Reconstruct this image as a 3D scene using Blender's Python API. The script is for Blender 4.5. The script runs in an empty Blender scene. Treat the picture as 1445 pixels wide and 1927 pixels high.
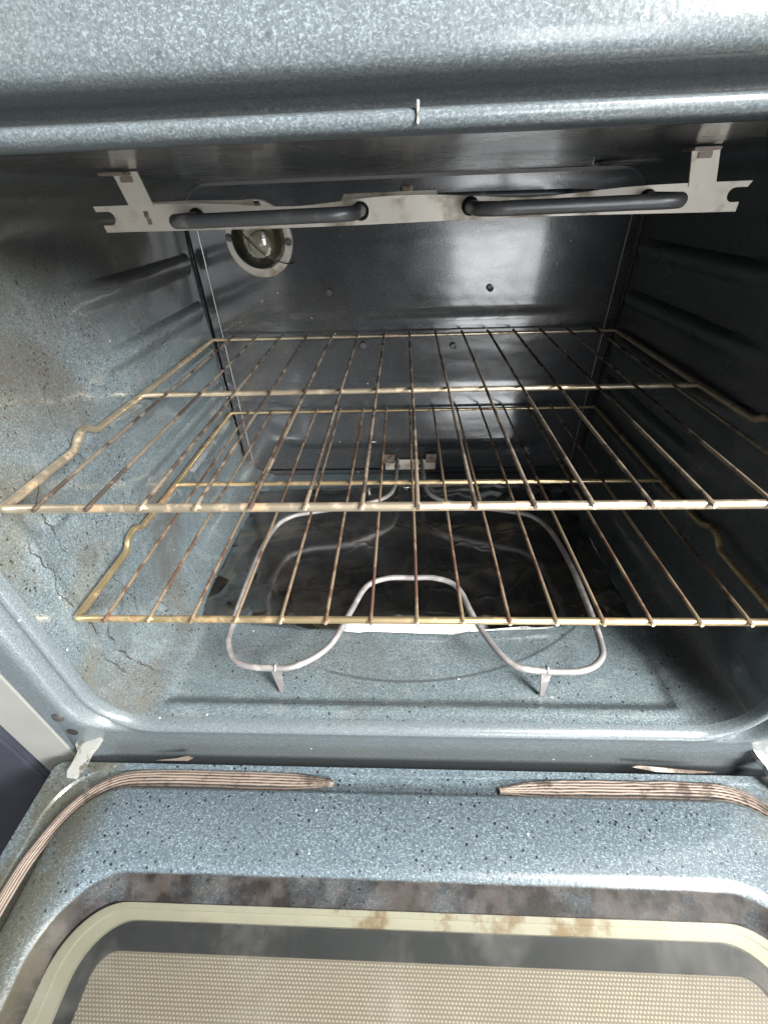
import bpy, bmesh, math, random
from mathutils import Vector, Matrix, noise
random.seed(7)
SC = bpy.context.scene
COL = SC.collection
PI = math.pi

# ------------------------------------------------------------------ camera, light, exposure
CAM_POS = Vector((-0.0095, -0.2418, 0.1733))
PITCH, YAW, ROLL, FPX = 0.6335, 0.0578, -0.0403, 821.34
cp, sp, cy, sy = math.cos(PITCH), math.sin(PITCH), math.cos(YAW), math.sin(YAW)
_f = Vector((-sy * cp, cy * cp, -sp)); _rt = Vector((cy, sy, 0)); _up = _rt.cross(_f)
c_, s_ = math.cos(ROLL), math.sin(ROLL)
RT = c_ * _rt + s_ * _up; UP = -s_ * _rt + c_ * _up
cd = bpy.data.cameras.new('camera'); cam = bpy.data.objects.new('camera', cd); COL.objects.link(cam)
cd.sensor_fit = 'VERTICAL'; cd.sensor_height = 24; cd.lens = 24 * FPX / 1927
cd.clip_start = 0.005; cd.clip_end = 50
M3 = Matrix((RT, UP, -_f)).transposed()
cam.matrix_world = Matrix.Translation(CAM_POS) @ M3.to_4x4()
SC.camera = cam

w = bpy.data.worlds.new('World'); SC.world = w; w.use_nodes = True
bg = w.node_tree.nodes['Background']
bg.inputs[0].default_value = (0.90, 0.94, 1.0, 1); bg.inputs[1].default_value = 0.12

def area(name, loc, target, sx, sz, power, col):
    l = bpy.data.lights.new(name, 'AREA'); l.shape = 'RECTANGLE'; l.size = sx; l.size_y = sz
    l.energy = power; l.color = col
    o = bpy.data.objects.new(name, l); COL.objects.link(o); o.location = loc
    d = Vector(target) - Vector(loc)
    o.rotation_euler = d.to_track_quat('-Z', 'Y').to_euler()
    return o
area('key_window', (1.50, -1.50, 0.88), (0, 0.15, -0.08), 0.7, 0.6, 200, (1.0, 0.98, 0.94))
area('glass_door', (0.50, -1.60, -0.12), (0.05, 0.3, 0.0), 0.46, 0.70, 11, (0.95, 0.98, 1.0))
area('ceiling_lamp', (0.95, -0.75, 1.35), (0, -0.15, -0.25), 0.8, 0.6, 75, (1.0, 0.97, 0.92))
SC.view_settings.view_transform = 'Standard'; SC.view_settings.look = 'None'
SC.view_settings.gamma = 1; SC.view_settings.exposure = 0.26
SC.view_settings.use_curve_mapping = False

# ------------------------------------------------------------------ node helpers / materials
class NT:
    def __init__(s, name):
        s.m = bpy.data.materials.new(name); s.m.use_nodes = True
        s.t = s.m.node_tree; s.b = s.t.nodes['Principled BSDF']; s.out = s.t.nodes['Material Output']
        s.pos = s.n('ShaderNodeNewGeometry').outputs['Position']
    def n(s, k, **kw):
        nd = s.t.nodes.new(k)
        for a, v in kw.items(): setattr(nd, a, v)
        return nd
    def put(s, sock, v):
        if isinstance(v, bpy.types.NodeSocket): s.t.links.new(v, sock)
        elif isinstance(v, (tuple, list)) and len(v) == 3 and sock.type == 'RGBA': sock.default_value = (*v, 1)
        else: sock.default_value = v
    def math(s, op, a, b=0.0, c=None, clamp=False):
        nd = s.n('ShaderNodeMath', operation=op, use_clamp=clamp)
        s.put(nd.inputs[0], a); s.put(nd.inputs[1], b)
        if c is not None: s.put(nd.inputs[2], c)
        return nd.outputs[0]
    def ramp(s, v, lo, hi):   # smooth 0..1 between lo and hi (either order)
        nd = s.n('ShaderNodeMapRange', interpolation_type='SMOOTHSTEP')
        s.put(nd.inputs[0], v); nd.inputs[1].default_value = lo; nd.inputs[2].default_value = hi
        if lo > hi:
            nd.inputs[1].default_value = hi; nd.inputs[2].default_value = lo
            nd.inputs[3].default_value = 1; nd.inputs[4].default_value = 0
        return nd.outputs[0]
    def mapping(s, scale=(1, 1, 1), rot=(0, 0, 0), loc=(0, 0, 0)):
        nd = s.n('ShaderNodeMapping'); s.put(nd.inputs[0], s.pos)
        nd.inputs['Scale'].default_value = scale; nd.inputs['Rotation'].default_value = rot; nd.inputs['Location'].default_value = loc
        return nd.outputs[0]
    def noise(s, scale, detail=2, rough=.5, vec=None, dist=0.0):
        nd = s.n('ShaderNodeTexNoise'); s.put(nd.inputs['Vector'], vec or s.pos)
        nd.inputs['Scale'].default_value = scale; nd.inputs['Detail'].default_value = detail
        nd.inputs['Roughness'].default_value = rough; nd.inputs['Distortion'].default_value = dist
        return nd.outputs[0]
    def vor(s, scale, feature='F1', vec=None, out='Distance', rnd=1.0):
        nd = s.n('ShaderNodeTexVoronoi', feature=feature); s.put(nd.inputs['Vector'], vec or s.pos)
        nd.inputs['Scale'].default_value = scale; nd.inputs['Randomness'].default_value = rnd
        return nd.outputs[out]
    def mix(s, f, a, b):
        nd = s.n('ShaderNodeMix', data_type='RGBA'); s.put(nd.inputs[0], f)
        s.put(nd.inputs[6], a); s.put(nd.inputs[7], b); return nd.outputs[2]
    def bump(s, h, strength=.3, dist=.001, nrm=None):
        nd = s.n('ShaderNodeBump'); nd.inputs['Strength'].default_value = strength
        nd.inputs['Distance'].default_value = dist; s.put(nd.inputs['Height'], h)
        if nrm: s.put(nd.inputs['Normal'], nrm)
        return nd.outputs[0]
    def xyz(s):
        nd = s.n('ShaderNodeSeparateXYZ'); s.put(nd.inputs[0], s.pos); return nd.outputs
    def set(s, **kw):
        names = dict(col='Base Color', rough='Roughness', metal='Metallic', normal='Normal', coat='Coat Weight',
                     coatr='Coat Roughness', spec='Specular IOR Level', trans='Transmission Weight', ior='IOR')
        for k, v in kw.items(): s.put(s.b.inputs[names[k]], v)
        return s

def enamel(name, base=(.085, .115, .135), fleck=(.42, .50, .53), fleck_amt=1.0, dark=1.0, rough=.24,
           grime=0.0, soot=0.0, brown=(.06, .04, .025), waves=0.0, cracks=0.0, streak=0.0, fs=1.0, coat=.6, speck=.76):
    t = NT(name)
    n1 = t.noise(1.0, 1, .5, t.mapping((430 * fs, 1050 * fs, 760 * fs), (.4, .3, .7)))
    n2 = t.noise(1.0, 1, .5, t.mapping((1050 * fs, 470 * fs, 800 * fs), (.9, -.4, 1.9)))
    f1 = t.ramp(n1, .58, .66); f2 = t.ramp(n2, .60, .68)
    fl = t.math('MAXIMUM', f1, f2)
    cl = t.noise(9, 3)
    fl = t.math('MULTIPLY', fl, t.math('MULTIPLY_ADD', t.ramp(cl, .25, .75), .45 * fleck_amt, .45 * fleck_amt))
    col = t.mix(t.ramp(t.noise(430 * fs, 2), .35, .7), tuple(c * .80 for c in base), tuple(c * 1.2 for c in base))
    col = t.mix(t.math('MINIMUM', fl, 1.0), col, fleck)
    # small black specks
    v = t.n('ShaderNodeTexVoronoi'); t.put(v.inputs['Vector'], t.mapping((1, 1, 1))); v.inputs['Scale'].default_value = 190
    sel = t.n('ShaderNodeSeparateColor'); t.put(sel.inputs[0], v.outputs['Color'])
    patch = t.ramp(t.noise(14, 2), .42, .62)
    sp_ = t.math('MULTIPLY', t.ramp(v.outputs['Distance'], .26, .16), t.math('GREATER_THAN', sel.outputs[0], speck))
    sp_ = t.math('MULTIPLY', sp_, t.math('MULTIPLY_ADD', patch, .8 * dark, .2 * dark), clamp=True)
    col = t.mix(sp_, col, (.012, .013, .015))
    v3 = t.n('ShaderNodeTexVoronoi'); t.put(v3.inputs['Vector'], t.mapping((1, 1, 1), (.3, .2, .1))); v3.inputs['Scale'].default_value = 110
    s3 = t.n('ShaderNodeSeparateColor'); t.put(s3.inputs[0], v3.outputs['Color'])
    col = t.mix(t.math('MULTIPLY', t.ramp(v3.outputs['Distance'], .13, .08), t.math('GREATER_THAN', s3.outputs[0], .965)), col, (.55, .53, .45))
    rgh = t.math('MULTIPLY_ADD', t.noise(22, 4), .22, rough - .08)
    if streak:
        st = t.ramp(t.noise(1.0, 4, .6, t.mapping((30, 70, 30), (0.6, 0, 0.2))), .54, .66)
        col = t.mix(t.math('MULTIPLY', st, streak), col, (.42, .44, .43))  # pale streaks painted as the sheen of an uneven wall
    if grime:
        g = t.ramp(t.noise(7, 6, .62, dist=.6), .50, .66)
        col = t.mix(t.math('MULTIPLY', g, grime), col, brown)
        rgh = t.math('MULTIPLY_ADD', g, .25 * grime, rgh)
    if soot:
        g = t.ramp(t.noise(5, 5, .6), .30, .62)
        col = t.mix(t.math('MULTIPLY', g, soot), col, (.014, .014, .015))
    if cracks:
        ve = t.vor(11, 'DISTANCE_TO_EDGE', t.mapping((1, 1, 1)))
        nv = t.n('ShaderNodeTexVoronoi', feature='DISTANCE_TO_EDGE'); 
        mixv = t.n('ShaderNodeMix', data_type='VECTOR'); mixv.inputs[0].default_value = .06
        nn = t.n('ShaderNodeTexNoise'); t.put(nn.inputs['Vector'], t.pos); nn.inputs['Scale'].default_value = 35; nn.inputs['Detail'].default_value = 4
        t.put(mixv.inputs[4], t.pos); t.put(mixv.inputs[5], nn.outputs['Color'])
        t.put(nv.inputs['Vector'], mixv.outputs[1]); nv.inputs['Scale'].default_value = 9
        ck = t.math('MULTIPLY', t.ramp(nv.outputs['Distance'], .010, .004), t.ramp(t.noise(6, 2), .50, .58))
        col = t.mix(t.math('MULTIPLY', ck, cracks), col, (.03, .022, .015))
    h = t.noise(420, 2)
    nrm = t.bump(h, .22, .0007)
    if waves:
        hv = t.noise(1.0, 2, .5, t.mapping((9, 9, 26)))
        nrm = t.bump(hv, waves, .004, nrm)
    t.set(col=col, rough=rgh, normal=nrm, coat=coat, coatr=.12, spec=.5)
    return t

M = {}
def frame_mat(**kw):
    t = enamel('enamel_frame', **kw); x, y, z = t.xyz()
    old = t.b.inputs['Base Color'].links[0].from_socket
    m = t.math('MULTIPLY', t.ramp(z, -.262, -.285), t.ramp(t.math('ABSOLUTE', x), .33, .30))
    n = t.noise(18, 5, .6)
    c = t.mix(t.math('MULTIPLY', m, .5), old, t.mix(n, (.035, .045, .05), (.05, .045, .03)))  # shade under the lip painted on the lower face, mixed with brown grease
    # shade painted into the pressed groove over the mouth
    g = t.math('MULTIPLY', t.ramp(z, .1955, .199), t.ramp(z, .2085, .2045))
    c = t.mix(t.math('MULTIPLY', g, t.math('MULTIPLY_ADD', n, .5, .15)), c, (.045, .045, .040))
    t.set(col=c); return t
M['frame'] = frame_mat( base=(.086, .104, .116), fleck=(.20, .24, .26), fleck_amt=.75, grime=.12, coat=.35, brown=(.09,.09,.075), fs=1.75, dark=.3, rough=.30).m
M['liner_left'] = None
def liner_enamel():
    t = enamel('enamel_liner', base=(.079, .101, .112), fleck=(.20, .25, .27), fleck_amt=1.0, grime=.22, cracks=0, streak=.08,
               dark=1.6, waves=.30, rough=.27, fs=1.1)
    x, y, z = t.xyz()
    c = t.b.inputs['Base Color'].links[0].from_socket
    L = t.ramp(x, -.255, -.285)
    def lmix(f, c, k): return t.mix(t.math('MULTIPLY', f, L), c, k)
    n = t.noise(12, 5, .6)
    zz = t.math('ADD', z, t.math('MULTIPLY', n, .16))
    c = lmix(t.math('MULTIPLY', t.ramp(zz, .09, .22), .72), c, (.05, .045, .035))      # brown stain and painted shade high on the left wall
    gr = t.math('MULTIPLY', t.ramp(t.noise(7, 6, .62, dist=.6), .50, .66), .35)
    c = lmix(gr, c, (.06, .05, .035))
    m2 = t.math('MULTIPLY', t.ramp(y, .10, .0), t.ramp(t.noise(16, 4), .42, .62))
    c = lmix(t.math('MULTIPLY', m2, .45), c, (.10, .088, .055))                        # ochre along the mouth
    v = t.n('ShaderNodeTexVoronoi'); t.put(v.inputs['Vector'], t.pos); v.inputs['Scale'].default_value = 260
    sel = t.n('ShaderNodeSeparateColor'); t.put(sel.inputs[0], v.outputs['Color'])
    sp2 = t.math('MULTIPLY', t.ramp(v.outputs['Distance'], .38, .2), t.math('GREATER_THAN', sel.outputs[1], .62))
    c = lmix(t.math('MULTIPLY', t.math('MULTIPLY', sp2, t.ramp(t.noise(15, 3), .50, .60)), .85), c, (.035, .025, .018))
    wob = t.math('MULTIPLY', t.math('SUBTRACT', t.noise(1.0, 4, .6, t.mapping((0, 6, 16))), .5), .05)
    for y0, wd, za, zb in ((.012, .0007, -.03, -.23), (.040, .0006, .01, -.09), (.028, .0009, -.15, -.25), (.072, .0005, -.10, -.20), (.095, .0006, .06, -.03)):
        dl = t.math('ABSOLUTE', t.math('SUBTRACT', t.math('ADD', y, wob), y0))
        ln = t.math('MULTIPLY', t.ramp(dl, wd * 1.6, wd * .5), t.math('MULTIPLY', t.ramp(z, zb, zb + .02), t.ramp(z, za, za - .02)))
        c = lmix(t.math('MULTIPLY', t.math('MULTIPLY', ln, t.ramp(t.noise(40, 3), .38, .50)), .85), c, (.025, .018, .010))
    v2 = t.n('ShaderNodeTexVoronoi'); t.put(v2.inputs['Vector'], t.mapping((1, 1, .6))); v2.inputs['Scale'].default_value = 310
    sl2 = t.n('ShaderNodeSeparateColor'); t.put(sl2.inputs[0], v2.outputs['Color'])
    sp3 = t.math('MULTIPLY', t.ramp(v2.outputs['Distance'], .34, .18), t.math('GREATER_THAN', sl2.outputs[1], .88))
    c = lmix(t.math('MULTIPLY', sp3, t.ramp(t.noise(9, 3), .36, .6)), c, (.018, .014, .010))
    rx = t.math('ADD', x, .01); ry = t.math('SUBTRACT', y, .335)
    rr = t.math('SQRT', t.math('ADD', t.math('MULTIPLY', rx, rx), t.math('MULTIPLY', ry, ry)))
    ring = t.math('MULTIPLY', t.ramp(t.math('ABSOLUTE', t.math('SUBTRACT', rr, .308)), .0022, .0008), t.math('MULTIPLY', t.ramp(z, -.235, -.240), t.ramp(x, -.115, -.085)))
    c = t.mix(t.math('MULTIPLY', ring, .6), c, (.025, .028, .03))                        # thin curved dark line on the floor
    # shade painted in the colour of the right-hand wall, ragged edge on the floor
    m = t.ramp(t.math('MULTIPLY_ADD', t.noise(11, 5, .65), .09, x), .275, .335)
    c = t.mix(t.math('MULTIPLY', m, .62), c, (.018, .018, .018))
    t.set(col=c); return t.m
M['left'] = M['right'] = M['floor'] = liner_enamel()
M['back'] = enamel('enamel_back', base=(.034, .038, .042), fleck=(.09, .10, .105), fleck_amt=.4, dark=.3, rough=.20, grime=.2, waves=.5, coat=.8).m  # same enamel as the liner, toned darker as cavity shade
M['ceil'] = enamel('enamel_ceiling', base=(.042, .044, .045), fleck=(.09, .09, .09), fleck_amt=.3, dark=.3, rough=.22, grime=.5, brown=(.07, .055, .035), waves=.25).m
M['door'] = None
def door_mat():
    t = enamel('enamel_door', base=(.068, .090, .108), fleck=(.18, .23, .25), fleck_amt=1.2, dark=4.0, speck=.60, grime=.0, rough=.36, fs=.95, coat=.3)
    x, y, z = t.xyz()
    old = t.b.inputs['Base Color'].links[0].from_socket
    ax = t.math('ABSOLUTE', x)
    n = t.noise(20, 5, .65)
    # brown baked grease on the slope round the window and along the outer left and right edges
    sl = t.math('MULTIPLY', t.ramp(t.math('MULTIPLY_ADD', n, .003, z), -.2775, -.2795), t.math('MAXIMUM', t.ramp(y, -.124, -.133), 0.0))
    sl = t.math('MULTIPLY', sl, t.math('LESS_THAN', ax, .304))
    c = t.mix(t.math('MULTIPLY', sl, t.math('MULTIPLY_ADD', t.ramp(n, .34, .56), .22, .76)), old, t.mix(t.ramp(t.noise(60, 4), .4, .6), (.010, .008, .007), (.030, .025, .022)))
    t.set(rough=t.math('MULTIPLY_ADD', sl, .2, .34), coat=t.math('MULTIPLY_ADD', sl, -.25, .25), spec=t.math('MULTIPLY_ADD', sl, -.38, .5))
    ed = t.math('MULTIPLY', t.ramp(t.math('ADD', ax, t.math('MULTIPLY', n, .03)), .288, .328), t.ramp(n, .30, .55))
    c = t.mix(t.math('MULTIPLY', ed, .75), c, (.055, .050, .030))
    t.set(col=c); return t.m
M['door'] = door_mat()

def metal(name, col, dirt, rough=.35, metallic=.85, dscale=60, lo=.55, hi=.66, bump=.15):
    t = NT(name)
    a = t.noise(dscale, 5, .65); b = t.noise(dscale * .25, 3)
    m = t.ramp(t.math('MULTIPLY_ADD', b, .5, t.math('MULTIPLY', a, .6)), lo, hi)
    c = t.mix(t.noise(dscale * .6, 3), tuple(k * .8 for k in col), tuple(min(1, k * 1.2) for k in col))
    t.set(col=t.mix(m, c, dirt), rough=t.math('MULTIPLY_ADD', m, .3, rough), metal=t.math('MULTIPLY_ADD', m, -.6 * metallic, metallic),
          normal=t.bump(t.noise(900, 2), bump, .0004))
    return t.m
M['bar'] = metal('tarnished_chrome', (.62, .53, .40), (.30, .20, .12), .28, .85, 85, .55, .70)
M['bar2'] = metal('brassy_chrome', (.58, .46, .27), (.22, .13, .07), .28, .85, 85, .55, .70)
M['wire'] = metal('sooty_wire', (.40, .33, .25), (.045, .033, .026), .38, .8, 42, .46, .60)
M['element'] = metal('bake_element', (.20, .19, .19), (.34, .32, .31), .52, .4, 70, .52, .78)
M['broil'] = metal('broil_element', (.10, .105, .11), (.30, .29, .28), .38, .5, 40, .56, .75)
M['plate'] = metal('pale_plate', (.60, .56, .49), (.28, .21, .14), .5, .4, 38, .53, .70)
M['hinge'] = metal('zinc_hinge', (.36, .37, .35), (.07, .065, .055), .45, .5, 90, .52, .64)
M['screw'] = metal('screw', (.55, .42, .25), (.15, .12, .1), .35, .8, 200)
M['darkscrew'] = metal('dark_screw', (.10, .10, .10), (.03, .03, .03), .4, .6, 200)
M['cover'] = metal('hinge_cover', (.13, .11, .09), (.06, .04, .03), .55, .3, 60, .5, .65)
M['bracket'] = metal('bracket', (.22, .18, .15), (.12, .07, .05), .5, .4, 90, .55, .65)
def simple(name, col, rough=.5, metallic=0, var=.25, scale=30, bump=.1):
    t = NT(name)
    c = t.mix(t.noise(scale, 5, .6), tuple(k * (1 - var) for k in col), tuple(k * (1 + var) for k in col))
    t.set(col=c, rough=rough, metal=metallic, normal=t.bump(t.noise(scale * 12, 2), bump, .0006)); return t.m
M['trim'] = simple('grey_trim', (.20, .205, .195), .38, 0, .15, 18)
M['cabinet'] = simple('navy_side', (.03, .033, .046), .5, 0, .4, 14)
M['under'] = simple('dark_under', (.02, .02, .022), .6)
M['gasket'] = metal('gasket_braid', (.17, .135, .112), (.06, .045, .036), .62, .1, 90, .55, .72)
M['seam_and_glint'] = simple('corner_glint', (.30, .30, .29), .25, .3)
M['hole'] = simple('hole', (.004, .004, .004), .9)

def foil_mat():
    t = NT('sooty_foil')
    n = t.noise(22, 4, .6)
    c = t.mix(t.ramp(n, .40, .68), (.36, .365, .37), (.60, .60, .60))
    x, y, z = t.xyz()
    m = t.math('MULTIPLY', t.ramp(y, .1035, .0985), t.math('MULTIPLY', t.ramp(x, -.09, -.07), t.ramp(x, .09, .07)))
    c = t.mix(m, c, (.9, .9, .87)); mt = t.math('MULTIPLY_ADD', m, -.75, 1.0)
    ve = t.n('ShaderNodeTexVoronoi', feature='DISTANCE_TO_EDGE'); mv = t.n('ShaderNodeMix', data_type='VECTOR'); mv.inputs[0].default_value = .10
    nn = t.n('ShaderNodeTexNoise'); t.put(nn.inputs['Vector'], t.pos); nn.inputs['Scale'].default_value = 16
    t.put(mv.inputs[4], t.mapping((1, 1.7, 1), (0, 0, .3))); t.put(mv.inputs[5], nn.outputs['Color']); t.put(ve.inputs['Vector'], mv.outputs[1]); ve.inputs['Scale'].default_value = 12
    nrm = t.bump(t.ramp(ve.outputs['Distance'], 0.0, .10), .14, .0012)
    nrm = t.bump(t.noise(1.0, 2, .5, t.mapping((7, 13, 7), (0, 0, .25)), dist=.2), .12, .003, nrm)
    t.set(col=c, metal=mt, rough=t.math('MULTIPLY_ADD', m, .3, t.math('MULTIPLY_ADD', n, .12, .09)), normal=nrm); return t.m
M['foil'] = foil_mat()

def screen_mat():
    t = NT('perforated_screen'); x, y, z = t.xyz()
    px, py = .0027, .0022
    v = t.math('DIVIDE', y, py); row = t.math('FLOOR', v)
    odd = t.math('MODULO', t.math('ABSOLUTE', row), 2.0)
    u = t.math('ADD', t.math('DIVIDE', x, px), t.math('MULTIPLY', odd, .5))
    fu = t.math('SUBTRACT', t.math('FRACT', u), .5); fv = t.math('SUBTRACT', t.math('FRACT', v), .5)
    d = t.math('SQRT', t.math('ADD', t.math('MULTIPLY', fu, fu), t.math('MULTIPLY', t.math('MULTIPLY', fv, fv), 1.1)))
    dot = t.ramp(d, .42, .22)
    n = t.noise(10, 5, .6)
    dirty = t.mix(t.ramp(n, .3, .7), (.58, .53, .43), (.72, .66, .54))
    c = t.mix(dot, (.33, .30, .245), dirty)
    t.set(col=c, rough=.45, normal=t.bump(dot, .4, .001)); return t.m
M['screen'] = screen_mat()
def rim_mat():
    t = NT('cream_rim'); n = t.noise(26, 6, .65)
    x, y, z = t.xyz()
    c = t.mix(t.noise(60, 3), (.56, .55, .42), (.68, .67, .56))
    m = t.math('MULTIPLY', t.ramp(n, .52, .64), t.ramp(t.math('ABSOLUTE', x), .24, .1))
    c = t.mix(t.math('MULTIPLY', m, .8), c, (.32, .21, .09))
    t.set(col=c, rough=.4); return t.m
M['rim'] = rim_mat()
M['frit'] = simple('dark_glass_border', (.07, .076, .08), .35, 0, .3, 25)
def glass_mat():
    t = NT('door_glass')
    tr = t.n('ShaderNodeBsdfTransparent'); tr.inputs[0].default_value = (.93, .93, .92, 1)
    gl = t.n('ShaderNodeBsdfGlossy'); gl.inputs['Roughness'].default_value = .12
    df = t.n('ShaderNodeBsdfDiffuse'); df.inputs[0].default_value = (.50, .49, .46, 1)
    fr = t.n('ShaderNodeFresnel'); fr.inputs[0].default_value = 1.5
    m1 = t.n('ShaderNodeMixShader'); t.put(m1.inputs[0], fr.outputs[0]); t.put(m1.inputs[1], tr.outputs[0]); t.put(m1.inputs[2], gl.outputs[0])
    m2 = t.n('ShaderNodeMixShader')
    t.put(m2.inputs[0], t.math('MULTIPLY', t.ramp(t.noise(16, 5, .6), .45, .8), .10))
    t.put(m2.inputs[1], m1.outputs[0]); t.put(m2.inputs[2], df.outputs[0])
    t.t.links.new(m2.outputs[0], t.out.inputs[0]); return t.m
M['glass'] = glass_mat()
def bulb_mat():
    t = NT('bulb_cover_glass')
    gl = t.n('ShaderNodeBsdfGlossy'); gl.inputs['Roughness'].default_value = .06
    tr = t.n('ShaderNodeBsdfTransparent'); tr.inputs[0].default_value = (.86, .85, .78, 1)
    fr = t.n('ShaderNodeFresnel'); fr.inputs[0].default_value = 1.9
    m1 = t.n('ShaderNodeMixShader'); t.put(m1.inputs[0], fr.outputs[0]); t.put(m1.inputs[1], tr.outputs[0]); t.put(m1.inputs[2], gl.outputs[0])
    t.t.links.new(m1.outputs[0], t.out.inputs[0]); return t.m
M['bulbglass'] = bulb_mat()

# ------------------------------------------------------------------ object helpers
def mesh_obj(name, verts, faces, mat, parent=None, smooth=35, loc=None):
    me = bpy.data.meshes.new(name)
    if loc is None: loc = Vector((0, 0, 0))
    ploc = Vector(parent['_wloc']) if parent is not None else Vector((0, 0, 0))
    base = ploc if parent is not None else Vector(loc)
    me.from_pydata([tuple(Vector(v) - base) for v in verts], [], faces); me.update()
    bm = bmesh.new(); bm.from_mesh(me); bmesh.ops.recalc_face_normals(bm, faces=bm.faces); bm.to_mesh(me); bm.free()
    me.materials.append(mat)
    if smooth:
        me.shade_smooth(); me.set_sharp_from_angle(angle=math.radians(smooth))
    o = bpy.data.objects.new(name, me); COL.objects.link(o)
    if parent is not None:
        o.parent = parent; o['_wloc'] = tuple(ploc)
    else:
        o.location = base; o['_wloc'] = tuple(base)
    return o
def empty(name, loc, label, cat, group=None):
    o = bpy.data.objects.new(name, None); COL.objects.link(o); o.location = loc; o['_wloc'] = tuple(loc)
    o.empty_display_size = .02
    o['label'] = label; o['category'] = cat
    if group: o['group'] = group
    return o
class Geo:
    def __init__(s): s.v = []; s.f = []
    def add(s, vs, fs):
        k = len(s.v); s.v += [Vector(v) for v in vs]; s.f += [[i + k for i in f] for f in fs]; return s
    def box(s, x0, x1, y0, y1, z0, z1, bev=0):
        bm = bmesh.new(); bmesh.ops.create_cube(bm, size=1)
        for v in bm.verts:
            v.co = Vector((x0 + (v.co.x + .5) * (x1 - x0), y0 + (v.co.y + .5) * (y1 - y0), z0 + (v.co.z + .5) * (z1 - z0)))
        if bev: bmesh.ops.bevel(bm, geom=bm.edges[:], offset=bev, segments=2, affect='EDGES')
        bm.verts.index_update()
        s.add([v.co for v in bm.verts], [[v.index for v in f.verts] for f in bm.faces]); bm.free(); return s
    def tube(s, pts, r, n=12, cap=True):
        pts = [Vector(p) for p in pts]; rs = r if isinstance(r, (list, tuple)) else [r] * len(pts)
        rings = []; prev = None
        for i, p in enumerate(pts):
            d = (pts[min(i + 1, len(pts) - 1)] - pts[max(i - 1, 0)]).normalized()
            if prev is None:
                a = Vector((0, 0, 1)) if abs(d.z) < .9 else Vector((1, 0, 0))
                u = d.cross(a).normalized()
            else: u = (prev - d * prev.dot(d)).normalized()
            prev = u; q = d.cross(u)
            rings.append([p + (u * math.cos(2 * PI * k / n) + q * math.sin(2 * PI * k / n)) * rs[i] for k in range(n)])
        vs = [v for rg in rings for v in rg]
        fs = [[i * n + k, i * n + (k + 1) % n, (i + 1) * n + (k + 1) % n, (i + 1) * n + k] for i in range(len(pts) - 1) for k in range(n)]
        if cap: fs += [list(range(n))[::-1], [(len(pts) - 1) * n + k for k in range(n)]]
        return s.add(vs, fs)
    def lathe(s, prof, c, axis='y', n=40):     # prof: (radius, height along axis)
        vs = []; 
        for r, h in prof:
            for k in range(n):
                a = 2 * PI * k / n; x, y = r * math.cos(a), r * math.sin(a)
                vs.append(Vector(c) + (Vector((x, h, y)) if axis == 'y' else Vector((x, y, h)) if axis == 'z' else Vector((h, x, y))))
        fs = [[i * n + k, i * n + (k + 1) % n, (i + 1) * n + (k + 1) % n, (i + 1) * n + k] for i in range(len(prof) - 1) for k in range(n)]
        if prof[0][0] > 1e-6: fs.append(list(range(n)))
        if prof[-1][0] > 1e-6: fs.append([(len(prof) - 1) * n + k for k in range(n)])
        return s.add(vs, fs)
    def prism(s, pts, off):                    # polygon pts (3-D, planar-ish) extruded by off
        n = len(pts); vs = [Vector(p) for p in pts] + [Vector(p) + Vector(off) for p in pts]
        return s.add(vs, [list(range(n))[::-1], list(range(n, 2 * n))] + [[i, (i + 1) % n, n + (i + 1) % n, n + i] for i in range(n)])
    def build(s, name, mat, parent=None, smooth=35, loc=None): return mesh_obj(name, s.v, s.f, mat, parent, smooth, loc)

def smooth_path(ctrl, sub=10, closed=False):
    P = [Vector(p) for p in ctrl]; out = []
    n = len(P)
    for i in range(n - 1):
        p0 = P[max(i - 1, 0)]; p1 = P[i]; p2 = P[i + 1]; p3 = P[min(i + 2, n - 1)]
        for k in range(sub):
            t = k / sub
            out.append(.5 * ((2 * p1) + (-p0 + p2) * t + (2 * p0 - 5 * p1 + 4 * p2 - p3) * t * t + (-p0 + 3 * p1 - 3 * p2 + p3) * t ** 3))
    out.append(P[-1]); return out
def fillet(ctrl, r, n=8):
    P = [Vector(p) for p in ctrl]; out = [P[0]]
    for i in range(1, len(P) - 1):
        rr = r[i - 1] if isinstance(r, (list, tuple)) else r
        a = (P[i - 1] - P[i]); b = (P[i + 1] - P[i])
        d = min(rr, a.length * .49, b.length * .49)
        p, q = P[i] + a.normalized() * d, P[i] + b.normalized() * d
        for k in range(n + 1):
            t = k / n; out.append((1 - t) ** 2 * p + 2 * t * (1 - t) * P[i] + t * t * q)
    out.append(P[-1]); return out
def ss(a, b, x):
    t = max(0, min(1, (x - a) / (b - a))); return t * t * (3 - 2 * t)

def rrect(x0, x1, b0, b1, r, nx, nz, na):
    """closed rounded rectangle: list of (x, b, nx, nb, side); sides: bottom, right, top, left incl. arcs"""
    out = []
    def seg(p, q, n, nrm, tag):
        for i in range(n): t = i / n; out.append((p[0] + (q[0] - p[0]) * t, p[1] + (q[1] - p[1]) * t, nrm[0], nrm[1], tag))
    def arc(cx, cb, a0, tag):
        for i in range(na):
            a = a0 + (PI / 2) * i / na; out.append((cx + r * math.cos(a), cb + r * math.sin(a), math.cos(a), math.sin(a), tag))
    seg((x0 + r, b0), (x1 - r, b0), nx, (0, -1), 'bottom'); arc(x1 - r, b0 + r, -PI / 2, 'right')
    seg((x1, b0 + r), (x1, b1 - r), nz, (1, 0), 'right'); arc(x1 - r, b1 - r, 0, 'right')
    seg((x1 - r, b1), (x0 + r, b1), nx, (0, 1), 'top'); arc(x0 + r, b1 - r, PI / 2, 'left')
    seg((x0, b1 - r), (x0, b0 + r), nz, (-1, 0), 'left'); arc(x0 + r, b0 + r, PI, 'left')
    return out
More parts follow.
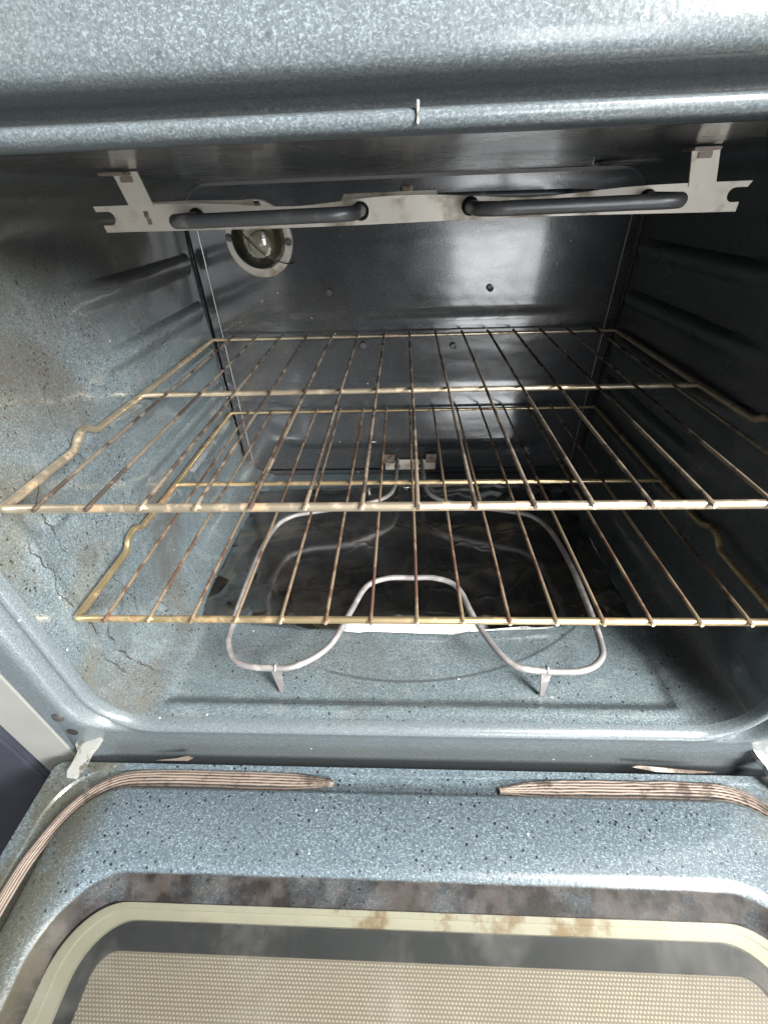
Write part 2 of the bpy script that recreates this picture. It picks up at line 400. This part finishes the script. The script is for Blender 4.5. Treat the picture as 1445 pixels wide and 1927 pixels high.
def loft(rings, closed=True):
    n = len(rings[0]); vs = [v for rg in rings for v in rg]
    fs = [[i * n + k, i * n + (k + 1) % n, (i + 1) * n + (k + 1) % n, (i + 1) * n + k] for i in range(len(rings) - 1) for k in range(n)]
    return vs, fs

# ================================================================== THE OVEN
HW, ZT, ZB, RC = .305, .190, -.243, .048
YB = .456
oven = empty('oven', (0, -.02, -.34), 'open blue-grey speckled enamel oven with its door lowered, seen into the dark cavity', 'oven')

GUIDES = [.104, .045, -.014, -.073, -.132]
def wall_bump(x, y, z, left):
    h = 0
    for i, zc in enumerate(GUIDES):
        k = ss(zc - .016, zc - .002, z) * (1 - ss(zc + .005, zc + .0095, z))
        k *= ss(.13, .24, y) * (1 - ss(.425, .442, y))
        h = max(h, .0095 * k)
    # stop bumps in front of the guides
    for zc in (-.04, -.16):
        d = math.hypot((y - .045) / .018, (z - zc) / .010); h = max(h, .005 * (1 - ss(.4, 1, d)))
    # round boss by the lower screw
    d = math.hypot(y - .020, z + .222); h += .0045 * (ss(.010, .014, d) - ss(.019, .026, d)) if z < -.19 else 0
    # upright crease near the mouth
    h += .0022 * math.exp(-((y - .012) / .004) ** 2) * ss(-.17, -.13, z)
    h += .0016 * noise.noise(Vector((y * 9, z * 9, 3 if left else 9))) + .0008 * noise.noise(Vector((y * 30, z * 22, 5)))
    return h
def floor_bump(x, y):
    m = ss(.268, .255, -abs(x)) if False else (1 - ss(.250, .262, abs(x)))
    h = -.0065 * m * ss(-.004, .004, y) + .0020 * m * math.exp(-((y + .008) / .0045) ** 2)
    R = math.hypot(x + .01, y - .335)
    return h + .0008 * noise.noise(Vector((x * 8, y * 8, 0)))
NX, NZ, NA = 130, 108, 14
ys = [-.020 + i * (YB - .0003 + .020) / 118 for i in range(119)]
rings = []
for y in ys:
    rg = []
    for x, z, nx, nz, tag in rrect(-HW, HW, ZB, ZT, RC, NX, NZ, NA):
        p = Vector((x, y, z)); 
        if abs(nx) > .95: h = wall_bump(x, y, z, x < 0) * ss(.95, 1, abs(nx))
        elif nz < -.95: h = floor_bump(x, y) * ss(.95, 1, -nz)
        elif nz > .95: h = .0006 * noise.noise(Vector((x * 7, y * 7, 5)))
        else: h = 0
        rg.append(p - Vector((nx, 0, nz)) * h)
    rings.append(rg)
RB = .0003
last = rings[-1]
for k in range(1, 8):
    a = (PI / 2) * k / 7; off = RB * (1 - math.cos(a)); y = YB - RB + RB * math.sin(a)
    rings.append([Vector((x, y, z)) for x, z, *_ in rrect(-HW + off, HW - off, ZB + off, ZT - off, RC - off * .8, NX, NZ, NA)])
tags = [t[4] for t in rrect(-HW, HW, ZB, ZT, RC, NX, NZ, NA)]
vs, fs = loft(rings); n = len(tags)
part = {'left': ('side_wall', 'left'), 'right': ('side_wall', 'right'), 'bottom': ('oven_floor', 'floor'), 'top': ('oven_ceiling', 'ceil')}
lin = {}
nring = len(ys) - 1
corner = [f for f in fs if f[0] // n >= nring - 1]; fs = [f for f in fs if f[0] // n < nring - 1]
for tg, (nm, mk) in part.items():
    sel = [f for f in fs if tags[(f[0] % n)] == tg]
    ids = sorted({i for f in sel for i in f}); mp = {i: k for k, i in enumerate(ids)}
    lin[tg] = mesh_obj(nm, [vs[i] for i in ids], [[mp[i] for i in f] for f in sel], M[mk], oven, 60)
ids = sorted({i for f in corner for i in f}); mp = {i: k for k, i in enumerate(ids)}
rear_corner = mesh_obj('rear_corner', [vs[i] for i in ids], [[mp[i] for i in f] for f in corner], M['back'], oven, 60)
lin['left']['label'] = 'left side wall, bright blue-grey enamel with brown stains and rack guides'
lin['right']['label'] = 'right side wall, enamel darkened nearly black as shade, with rack guides'

# back wall: gently bulged panel with pressed creases
g = Geo(); nx_, nz_ = 120, 90; vv = []
for j in range(nz_ + 1):
    for i in range(nx_ + 1):
        x = -HW + .004 + (2 * HW - .008) * i / nx_; z = ZB + .004 + (ZT - ZB - .008) * j / nz_
        m = (1 - ss(.20, .27, abs(x)))
        h = .0006 + .0035 * m * math.exp(-((z - .016) / .004) ** 2)  * 0
        b = .0016 * (1 - ss(.16, .26, abs(x))) * ss(-.20, -.10, z) * (1 - ss(.004, .016, z))
        b += .0022 * (1 - ss(.18, .27, abs(x))) * ss(.020, .032, z) * (1 - ss(.10, .17, z))
        q = max(0, min(1, (-.075 - z) / .10)); b += .0155 * q * (1 - ss(.17, .25, abs(x))) * (1 - ss(.178, .200, -z)) * ss(0, .15, q) if z < -.06 else 0
        edge = ss(0, .02, min(x + HW - .012, HW - .012 - x, z - ZB - .012, ZT - .012 - z))
        vv.append((x, YB + .0006 - b * edge + .0007 * noise.noise(Vector((x * 10, z * 10, 1))) * edge, z))
g.add(vv, [[j * (nx_ + 1) + i, j * (nx_ + 1) + i + 1, (j + 1) * (nx_ + 1) + i + 1, (j + 1) * (nx_ + 1) + i] for j in range(nz_) for i in range(nx_)])
back = g.build('back_wall', M['back'], oven, 60)
for sx in (-1, 1):
    Geo().tube([(sx * .2885, YB - .0006, -.236 + .4 * k / 12) for k in range(13)], [.0002] + [.0008] * 11 + [.0004], 8).build('seam_and_glint', M['seam_and_glint'], back)  # pale bead standing in for the highlight along the rear corner
for (x, z) in [(-.1162, .0581), (.1141, .0575), (-.0711, -.017), (.0668, -.0218)]:
    Geo().lathe([(.0045, -.0), (.0045, .003), (.003, .0045), (0, .0045)], (x, YB - .008, z), 'y', 16).build('bolt', M['darkscrew'], back)

# front frame: pressed bead round the mouth, then flat face
prof = [(0, -.0195, -.0195), (.0003, -.0235, -.0235), (.0012, -.0270, -.0270), (.0026, -.0288, -.0290), (.0046, -.0296, -.0302), (.0062, -.0294, -.0308), (.0072, -.0280, -.0309), (.0078, -.0255, -.0307),
        (.0082, -.0200, -.0305), (.0090, -.0172, -.0303), (.0105, -.0180, -.0300), (.0125, -.0240, -.0297), (.0150, -.0318, -.0292), (.0168, -.0358, -.0290), (.0190, -.0374, -.0288), (.025, -.0378, -.0284), (.030, -.0374, -.0280)]
rings = []
for d, y, yb in prof:
    rg = []
    for x, z, nx, nz, tg in rrect(-HW - d, HW + d, ZB - d, ZT + d, RC + d, 40, 30, NA):
        k = ss(.45, .98, -nz); rg.append(Vector((x, y * (1 - k) + yb * k, z)))
    rings.append(rg)
for hw, zb, zt, y, yb in ((.351, -.315, .40, -.0368, -.0340), (.353, -.317, .402, -.034, -.031), (.353, -.317, .402, -.012, -.012)):
    rg = []
    for x, z, nx, nz, tg in rrect(-hw, hw, zb, zt, .012, 40, 30, NA):
        k = 1 - ss(.27, .33, abs(x)) if z < -.25 else 0
        rg.append(Vector((x, y * (1 - k) + yb * k, z)))
    rings.append(rg)
v_, f_ = loft(rings)
frame = mesh_obj('front_frame', v_, f_, M['frame'], oven, 50)
Geo().box(-.0044, -.0032, -.0304, -.0292, .1925, .1992, .0003).build('seam_and_glint', M['hinge'], frame)
for sx in (-1, 1):
    Geo().lathe([(.0055, 0), (.0055, -.0012), (.004, -.0022), (0, -.0024)], (sx * .3335, -.0373, -.213), 'y', 20).build('screw', M['darkscrew'], frame)
    Geo().lathe([(.0052, 0), (.0052, -.0008), (0, -.0008)], (sx * .3325, -.0372, -.240), 'y', 20).build('slot', M['hole'], frame)
# dark void under the frame lip, behind the hinge line
Geo().box(-.352, .352, -.030, -.011, -.345, -.3185, .001).build('lower_rail', M['under'], oven)
for sx in (-1, 1):
    a, b = sorted((sx * .3545, sx * .404))
    Geo().box(a, b, -.036, -.008, -.345, .42, .002).build('side_trim', M['trim'], oven)
# body shell behind the face so the oven is closed from other viewpoints
Geo().box(-.404, .404, .49, .50, -.345, .42, .001).build('rear_panel', M['under'], oven)

# screws on the side walls
for sx, nm in ((-1, 'left'), (1, 'right')):
    Geo().lathe([(.0055, 0), (.0055, -sx * .002), (.004, -sx * .0034), (0, -sx * .0036)], (sx * .3035, .016, -.2225 if sx < 0 else -.2215), 'x', 20).build('screw', M['screw'], lin[nm])

# ---- oven lamp
BC = Vector((-.2055, YB, .1255))
lamp = Geo().lathe([(.046, .0), (.046, -.003), (.0445, -.0042), (.036, -.0042), (.035, -.003), (.033, .004)], BC, 'y', 48).build('oven_lamp', M['plate'], oven)
Geo().lathe([(.0355, -.003), (.0350, -.010), (.0325, -.018), (.027, -.025), (.019, -.030), (.010, -.0325), (0, -.033)], BC, 'y', 40).build('glass_cover', M['bulbglass'], lamp)
bb = Geo().lathe([(.008, -.002), (.009, -.008), (.013, -.013), (.0155, -.018), (.013, -.024), (.007, -.028), (0, -.029)], BC + Vector((.004, 0, -.004)), 'y', 28)
bb.build('bulb', simple('bulb_glass', (.55, .52, .44), .12, 0, .1), lamp)
Geo().lathe([(0, -.0012), (.034, -.0012), (.0345, -.002)], BC, 'y', 40).build('reflector', simple('bulb_reflector', (.42, .42, .34), .35, .6, .5, 60), lamp)
for a in (-5, 175): Geo().lathe([(.005, -.004), (.005, -.0052), (0, -.0053)], BC + Vector((.0405 * math.cos(math.radians(a)), 0, .0405 * math.sin(math.radians(a)))), 'y', 16).build('screw', M['darkscrew'], lamp)
Geo().tube(smooth_path([BC + Vector((-.024, -.028, .026)), BC + Vector((-.008, -.0365, .006)), BC + Vector((.012, -.035, -.014)), BC + Vector((.030, -.018, -.026)), BC + Vector((.040, -.005, -.030)), BC + Vector((.044, -.005, -.027))]), .0009, 8).build('retaining_wire', M['darkscrew'], lamp)

# ---- broil element, its pale holding plate and straps
PY = .12
def zline(x): return 0.0
be = None
top = []; bot = []
N = 60
xl, xr = -.2235, .2165
outline = []
def topz(x):
    z = .1712
    for c, wd, dp in ((-.085, .045, .0042), (.075, .05, .0042)): z -= dp * math.exp(-((x - c) / wd) ** 2)
    return z
def botz(x): return .1553 + .0006 * math.sin(x * 20)
for i in range(N + 1): x = xl + (xr - xl) * i / N; outline.append((x + (0), topz(x)))
# right notch
for a in range(9): t = PI / 2 + PI * a / 8; outline.append((xr - .009 + .0042 * math.cos(t), .1640 + .0040 * math.sin(t)))
outline.insert(N + 1, (xr - .002, .1680)); outline.append((xr - .004, .1600))
for i in range(N + 1): x = xr - .004 - (xr - xl - .008) * i / N; outline.append((x, botz(x)))
outline.append((xl + .003, .1600))
for a in range(9): t = -PI / 2 + PI * a / 8; outline.append((xl + .009 + .0042 * math.cos(t), .1640 + .0040 * math.sin(t)))
outline.append((xl + .001, .1680))
# triangulate by bmesh for the concave outline
def flat_plate(outline, y, th, name, mat, parent):
    me_v = [Vector((x, y, z)) for x, z in outline]
    from mathutils.geometry import tessellate_polygon
    tri = tessellate_polygon([me_v]); nn = len(me_v)
    g = Geo(); vs = me_v + [v + Vector((0, th, 0)) for v in me_v]
    fs = [list(t) for t in tri] + [[i + nn for i in t][::-1] for t in tri] + [[i, (i + 1) % nn, nn + (i + 1) % nn, nn + i] for i in range(nn)]
    g.add(vs, fs); return g.build(name, mat, parent, 30)
broil = Geo()
def loop_rod(x0, x1):
    return fillet([(x0, .42, .163), (x0, .075, .1625), (x1, .068, .1632), (x1, .42, .164)], .022, 10)
broil.tube(fillet([(-.185, .40, .165), (-.185, .30, .164), (-.152, .28, .163), (-.152, .072, .1622), (-.038, .066, .1632), (-.038, .33, .164), (.036, .33, .164),
                   (.036, .072, .1628), (.152, .066, .1636), (.152, .28, .164), (.185, .30, .164), (.185, .40, .165), (.02, .42, .166), (.02, .47, .166)], .016, 8), .0039, 14)
broil = broil.build('broil_element', M['broil'], oven, 60)
plate = flat_plate(outline, PY, .0012, 'holding_plate', M['plate'], broil)
for x in (-.152, -.038, .036, .152):
    Geo().lathe([(.0056, 0), (.0056, -.0006), (0, -.0006)], (x, PY - .0003, .1628 if x < 0 else .1634), 'y', 20).build('rod_hole', M['hole'], plate)
for (x, z) in [(-.1875, .1655), (-.1865, .1615), (.175, .1640)]:
    Geo().box(x - .002, x + .002, PY - .0004, PY + .001, z - .0024, z + .0024, .0005).build('punch_mark', M['bracket'], plate)
# rear bracket whose top edge shows behind
flat_plate([(-.205, .160), (-.205, .1722), (-.165, .1724), (-.120, .1712), (-.115, .160)], .150, .001, 'rear_bracket', M['plate'], broil)
flat_plate([(-.060, .160), (-.052, .1726), (.015, .1728), (.02, .160)], .150, .001, 'rear_bracket', M['plate'], broil)
for sx, xa, xb in ((-1, -.1935, -.1885), (1, .1800, .1850)):
    w2 = .0085
    s = Geo(); s.add([(xa - w2, PY - .001, .1892), (xa + w2, PY - .001, .1892), (xb + w2, PY - .001, .1690), (xb - w2, PY - .001, .1690),
                      (xa - w2, PY + .0002, .1892), (xa + w2, PY + .0002, .1892), (xb + w2, PY + .0002, .1690), (xb - w2, PY + .0002, .1690)],
                     [[0, 1, 2, 3], [4, 5, 6, 7], [0, 1, 5, 4], [1, 2, 6, 5], [2, 3, 7, 6], [3, 0, 4, 7]])
    st = s.build('strap', M['plate'], broil)
    Geo().box(xa - w2 - .004, xa + .004, PY - .012, PY + .004, .1872, .1888, .0004).build('clip', M['bracket'], st)
    Geo().box(xa - .004, xa + .0045, PY - .0022, PY - .0012, .1835, .1868, .0003).build('screw', M['bracket'], st)
Geo().box(-.010, .004, YB - .010, YB - .006, .166, .1785, .0008).build('fixing_tab', M['bracket'], broil)
# embossed vent ring in the ceiling
rg = [Vector((.205 + .028 * math.cos(a), .30 + .034 * math.sin(a), .1888)) for a in [2 * PI * k / 40 for k in range(41)]]
Geo().tube(rg, .0022, 8, False).build('vent_ring', M['ceil'], lin['top'])

# ---- bake element
EZ = -.210
path = [(-.022, .458, -.222), (-.022, .40, EZ), (-.030, .33, EZ), (-.07, .300, EZ), (-.1448, .280, EZ), (-.178, .268, EZ), (-.196, .238, EZ), (-.2032, .1686, EZ), (-.2015, .075, EZ), (-.1968, .0414, EZ), (-.1785, .0200, EZ), (-.1446, .0151, EZ),
        (-.1182, .0185, EZ), (-.089, .0424, EZ), (-.0713, .0880, EZ), (-.0555, .128, EZ), (-.0300, .1419, EZ), (0, .1425, EZ), (.0285, .142, EZ), (.0528, .1269, EZ), (.066, .0826, EZ), (.0785, .0507, EZ),
        (.0949, .0240, EZ), (.1193, .0155, EZ), (.1629, .0158, EZ), (.1855, .0293, EZ), (.1925, .0500, EZ), (.196, .10, EZ), (.197, .17, EZ), (.190, .235, EZ), (.172, .268, EZ), (.14, .280, EZ), (.066, .300, EZ), (.028, .33, EZ), (.022, .40, EZ), (.022, .458, -.222)]
bake = Geo().tube(smooth_path(path, 7), .0033, 14).build('bake_element', M['element'], oven, 60)
for x, y in ((-.1395, .0150), (.1290, .0155)):
    G = Geo()
    G.add([(x - .0052, y - .001, EZ - .002), (x + .0052, y - .001, EZ - .002), (x + .0022, y - .004, -.2475), (x - .0012, y - .004, -.2475),
           (x - .0052, y + .002, EZ - .002), (x + .0052, y + .002, EZ - .002), (x + .0022, y - .002, -.2475), (x - .0012, y - .002, -.2475)],
          [[0, 1, 2, 3], [4, 5, 6, 7], [0, 1, 5, 4], [1, 2, 6, 5], [2, 3, 7, 6], [3, 0, 4, 7]])
    G.tube([(x, y - .0042, EZ + .001), (x, y, EZ + .0045), (x, y + .0042, EZ + .001)], .0012, 8)
    G.build('foot', M['element'], bake, 30)
tb = Geo().box(-.044, .047, YB - .008, YB - .0055, -.2385, -.218, .0012).build('terminal_plate', M['plate'], bake)
for x in (-.036, .039):
    Geo().box(x - .0095, x + .0095, YB - .0095, YB - .0075, -.224, -.206, .0008).build('tab', M['bracket'], tb)
    Geo().lathe([(.0025, 0), (.0025, -.001), (0, -.0014)], (x, YB - .0095, -.212), 'y', 12).build('screw', M['darkscrew'], tb)
for x in (-.022, .022): Geo().lathe([(.005, 0), (.005, -.002), (0, -.002)], (x, YB - .008, -.230), 'y', 14).build('hole', M['hole'], tb)

# ================================================================== THE DOOR
ZF, ZP, ZR = -.285, -.277, -.2905
YF = -.52
def dring(hw, y0, y1, r, z): return [Vector((x, y, z)) for x, y, *_ in rrect(-hw, hw, y1, y0, r, 40, 30, NA)]
rings = [dring(.366, -.044, YF, .010, -.335), dring(.366, -.044, YF, .010, -.2875), dring(.3645, -.0455, YF + .0015, .010, ZF),
         dring(.350, -.0515, -.485, .045, ZF), dring(.3485, -.0525, -.484, .045, ZF - .0025), dring(.328, -.0665, -.470, .050, ZF - .0025),
         dring(.3265, -.0675, -.469, .050, ZF - .001), dring(.3235, -.0695, -.467, .050, ZP - .002), dring(.3205, -.0725, -.464, .048, ZP), dring(.302, -.125, -.415, .062, ZP + .0003),
         dring(.297, -.1305, -.409, .060, ZP - .001), dring(.2925, -.1355, -.404, .057, ZP - .005), dring(.287, -.1425, -.397, .050, ZP - .0105), dring(.2835, -.1475, -.393, .046, ZR), dring(.281, -.150, -.390, .044, ZR - .001)]
v_, f_ = loft(rings); door = mesh_obj('door', v_, f_, M['door'], oven, 45)
door['label'] = 'lowered oven door with speckled enamel inner panel, braided gasket and window'
Geo().box(-.355, .355, YF + .01, -.055, -.350, -.334, .003).build('outer_panel', M['under'], door)
rim = [dring(.2825, -.1485, -.3915, .045, -.2925), dring(.2735, -.1535, -.386, .040, -.2925), dring(.2730, -.1540, -.3855, .040, -.2940), dring(.2625, -.1600, -.380, .036, -.2940), dring(.2622, -.1602, -.380, .036, -.2975)]
v_, f_ = loft(rim); window = mesh_obj('window', v_, f_, M['rim'], door, 30)
window['label'] = 'cream window rim stained ochre by baked grease'
fr = [dring(.2640, -.1590, -.381, .038, -.2970), dring(.2500, -.1775, -.362, .016, -.2970), dring(.2500, -.1775, -.362, .016, -.3010)]
v_, f_ = loft(fr); mesh_obj('dark_border', v_, f_, M['frit'], door, 30)
g = Geo(); g.add([(-.256, -.172, -.3005), (.256, -.172, -.3005), (.256, -.37, -.3005), (-.256, -.37, -.3005)], [[0, 1, 2, 3]])
g.box(-.256, .256, -.37, -.172, -.306, -.3015)
g = Geo().box(-.256, .256, -.37, -.172, -.304, -.3002); g.build('perforated_screen', M['screen'], door)
Geo().box(-.2815, .2815, -.390, -.1495, -.2922, -.2908, .0004).build('window_glass', M['glass'], door)

# gasket: flat braid of parallel strands in the channel, broken at the middle of the hinge side
def gasket(sx):
    if sx < 0: ctrl = [(-.079, -.0605), (-.10, -.0598), (-.16, -.0592), (-.255, -.0592), (-.292, -.064), (-.318, -.082), (-.333, -.112), (-.3395, -.15), (-.3400, -.25), (-.3400, -.40), (-.335, -.45)]
    else: ctrl = [(.078, -.0635), (.10, -.0620), (.16, -.0605), (.262, -.0600), (.296, -.065), (.320, -.083), (.334, -.112), (.3395, -.15), (.3400, -.25), (.3400, -.40), (.335, -.45)]
    P = smooth_path([(x, y, 0) for x, y in ctrl], 14)
    G = Geo(); ns = 6
    L = [0]
    for i in range(1, len(P)): L.append(L[-1] + (P[i] - P[i - 1]).length)
    for k in range(ns):
        o = (k - (ns - 1) / 2) / ((ns - 1) / 2)
        pts = []
        for i, p in enumerate(P):
            d = (P[min(i + 1, len(P) - 1)] - P[max(i - 1, 0)]).normalized(); nr = Vector((-d.y, d.x, 0))
            wd = .0064 * (ss(-.030, .050, L[i]) * .98 + .02) * (1 - .22 * ss(.20, .30, L[i]))
            wob = .00014 * math.sin(L[i] * 900 + k * 1.9) + .0005 * noise.noise(Vector((L[i] * 60, k * .7, sx * 3)))
            z = ZF - .0005 + .0030 * math.sqrt(max(0, 1 - o * o * .85)) + wob
            if o == 0: z += 0
            lift = .0004 * noise.noise(Vector((L[i] * 30, k * .3, sx)))
            pts.append(p + nr * (o * wd + wob) + Vector((0, 0, z + lift)))
        G.tube(pts, .00112, 7)
    o_ = G.build('gasket', M['gasket'], door, 60)
    return o_
gasket(-1); gasket(1)

# hinge arms reaching from the slots in the frame to the door (ragged zinc castings)
def upx(u, v, z):
    d = _f + RT * (u - 722.5) / FPX - UP * (v - 963.5) / FPX
    t = (z - CAM_POS.z) / d.z; return CAM_POS + d * t
armL = [(-.3345, -.022), (-.3285, -.0175), (-.3135, -.0275), (-.3150, -.034), (-.3175, -.040), (-.3225, -.0445), (-.3240, -.0530), (-.3275, -.0600), (-.3320, -.0640), (-.3385, -.0640), (-.3400, -.0590), (-.3370, -.0520), (-.3355, -.0440), (-.3390, -.0390), (-.3380, -.0300), (-.3365, -.0290), (-.3395, -.0255)]
for sx in (-1, 1):
    G = Geo()
    pts = [Vector((-sx * x * -1 if sx > 0 else x, y, -.258 + (y + .03) * .5 + .0012 * math.sin(y * 900))) for x, y in armL]
    if sx > 0: pts = [Vector((-p[0] if p[0] < 0 else p[0], p[1], p[2])) for p in pts]
    G.prism(pts, (0, .001, -.006))
    xa = sx * .327
    G.box(xa - .0035, xa + .0035, -.034, -.018, -.272, -.256, .001)
    h = G.build('hinge_arm', M['hinge'], oven, 20)
    Geo().lathe([(.0028, 0), (.0028, .0016), (0, .0018)], (xa - sx * .001, -.050, -.2715), 'z', 12).build('rivet', M['darkscrew'], h)
# bent tin hinge covers peeping out under the lip
G = Geo().prism([(.208, -.0412, -.2812), (.214, -.0400, -.2800), (.250, -.0425, -.2805), (.285, -.0440, -.2820), (.262, -.0452, -.2825), (.23, -.0446, -.2822)], (0, .001, -.0012))
G.build('hinge_cover', M['cover'], oven, 25)
G = Geo().prism([(-.262, -.0440, -.2815), (-.24, -.0425, -.2795), (-.228, -.0405, -.278), (-.222, -.042, -.279), (-.228, -.044, -.281)], (0, .001, -.0012))
G.build('hinge_cover', M['cover'], oven, 25)

# ================================================================== NEIGHBOURING CABINETS
for sx, lb in ((-1, 'dark navy cabinet side at the far left, beyond the pale grey oven trim'), (1, 'dark cabinet side at the right edge, beyond the oven trim')):
    e = empty('cabinet', (sx * .62, 0, -.75), lb, 'cabinet')
    a, b = sorted((sx * .408, sx * .82))
    Geo().box(a, b, -.024, .50, -.75, .42, .003).build('cabinet_body', M['cabinet'], e)
    a, b = sorted((sx * .411, sx * .80))
    Geo().box(a, b, -.040, -.0245, -.72, .39, .003).build('cabinet_door', M['cabinet'], e)

# ================================================================== RACKS
SP = .038
def make_rack(z0, label, mirror_seed, px=0):
    rk = empty('oven_rack', (0, 0, z0), label, 'oven rack', 'wire racks in the oven')
    r = .0032
    loopp = []
    def side(sx):
        return [(sx * .2955, .002, 0), (sx * .2955, .090, 0), (sx * .2965, .101, .0015), (sx * .2985, .107, .0085), (sx * .3000, .116, .0085), (sx * .3000, .127, .0015), (sx * .2995, .138, 0), (sx * .2985, .40, 0), (sx * .2985, .434, .0)]
    side = lambda sx: [(sx * .2955, .002, 0), (sx * .2955, .088, 0), (sx * .2965, .099, .0085), (sx * .2990, .115, .0085), (sx * .3000, .128, .0), (sx * .2985, .20, 0), (sx * .2985, .434, 0)]
    L = [Vector((x, y, z0 + z)) for x, y, z in side(-1)]; R_ = [Vector((x, y, z0 + z)) for x, y, z in side(1)]
    # one bent outer rod: front bar and two side rails
    left_s = fillet(L, .006, 5); right_s = fillet(R_, .006, 5)
    front = [Vector((-.2955, 0, z0)), Vector((.2955, 0, z0))]
    G = Geo()
    pts = left_s[::-1][:-1] + [Vector((-.2948, .0009, z0)), Vector((-.2938, .0002, z0))] + [Vector((-.29 + .58 * i / 40, 0, z0)) for i in range(41)] + [Vector((.2938, .0002, z0)), Vector((.2948, .0009, z0))] + right_s[1:]
    G.tube(pts, r, 14)
    G.build('outer_frame', M['bar'] if z0 > -.05 else M['bar2'], rk, 60)
    Geo().tube([(-.2985, .436, z0), (0, .436, z0), (.2985, .436, z0)], .0023, 12).build('back_bar', M['bar'] if z0 > -.05 else M['bar2'], rk, 60)
    Geo().tube([(-.2985, .216, z0 - .0005), (0, .216, z0 - .0005), (.2985, .216, z0 - .0005)], .0029, 12).build('middle_bar', M['bar'] if z0 > -.05 else M['bar2'], rk, 60)
    for k in range(-7, 8):
        x = k * SP + random.uniform(-.0006, .0006)
        zt = z0 + .0038
        G = Geo()
        b1, b2 = random.uniform(-.0006, .0006), random.uniform(-.0006, .0006)
        P = [(x, -.0022, z0 + .0026), (x, .004, zt - .0003), (x + b1, .12, zt), (x, .216, zt), (x + b2, .33, zt), (x, .430, zt), (x, .4375, zt - .0008)]
        G.tube(smooth_path(P, 4), .0015, 10)
        G.lathe([(0, -.0018), (.0019, -.0012), (.0024, 0), (.0019, .0012), (0, .0018)], (x, -.0012, z0 + .0027), 'z', 10)
        G.build('wire', M['wire'] if z0 > -.05 else M['wire2'], rk, 60)
    return rk
M['wire2'] = metal('browned_wire', (.40, .31, .21), (.085, .045, .028), .38, .75, 42, .48, .62)
make_rack(0.0, 'upper wire oven rack, tarnished tan front bar across the middle of the picture', 1)
make_rack(-.1177, 'lower wire oven rack, brassy front bar below the upper rack and above the foil', 2)

# ================================================================== FOIL
rnd = random.Random(21)
fv = []
nu, nv = 34, 20
for j in range(nv + 1):
    for i in range(nu + 1):
        u = i / nu + (rnd.uniform(-.42, .42) / nu if 0 < i < nu else 0); v = j / nv + (rnd.uniform(-.42, .42) / nv if 0 < j < nv else 0)
        x = -.262 + .520 * u + .004 * noise.noise(Vector((0, v * 8, 1)))
        yf = .108 - .022 * math.sin(PI * u) + .004 * noise.noise(Vector((u * 9, 0, 4))); yb = .385 + .02 * u + .006 * noise.noise(Vector((u * 7, 3, 4)))
        fv.append((x, yf + (yb - yf) * v, u, v))
from mathutils.geometry import delaunay_2d_cdt
co2, _, tri, *_ = delaunay_2d_cdt([Vector((a[0], a[1])) for a in fv], [], [], 0, 1e-6)
bm = bmesh.new(); bvs = []
for c in co2:
    u = (c.x + .262) / .52; yf = .108 - .022 * math.sin(PI * max(0, min(1, u))); v = (c.y - yf) / .285
    flat = .35 + .65 * ss(.32, .5, noise.noise(Vector((c.x * 7, c.y * 7, 11))) * .5 + .5)
    edge = ss(.12, 0, min(u, 1 - u, v, 1 - v)) if False else (1 - ss(0, .12, min(u, 1 - u, v, 1 - v)))
    h = .0018 + flat * rnd.uniform(-.0002, .0005) * (1 + 7 * edge) + .0030 * abs(noise.noise(Vector((c.x * 12, c.y * 12, 2)))) + edge * .0016
    bvs.append(bm.verts.new((c.x, c.y, ZB - .0040 + max(.0006, h))))
for t_ in tri:
    try: bm.faces.new([bvs[k] for k in t_])
    except ValueError: pass
bmesh.ops.delete(bm, geom=[f for f in bm.faces if f.calc_area() > .0012], context='FACES')
bmesh.ops.triangulate(bm, faces=bm.faces[:])
bm.verts.index_update()
g = Geo(); g.add([v.co.copy() for v in bm.verts], [[v.index for v in f.verts] for f in bm.faces]); bm.free()
foil = g.build('foil_sheet', M['foil'], None, 16, loc=(0, .24, ZB))
foil['label'] = 'crumpled dark aluminium foil sheet lying on the oven floor under the bake element'; foil['category'] = 'foil'

for o in bpy.data.objects:
    if '_wloc' in o: del o['_wloc']
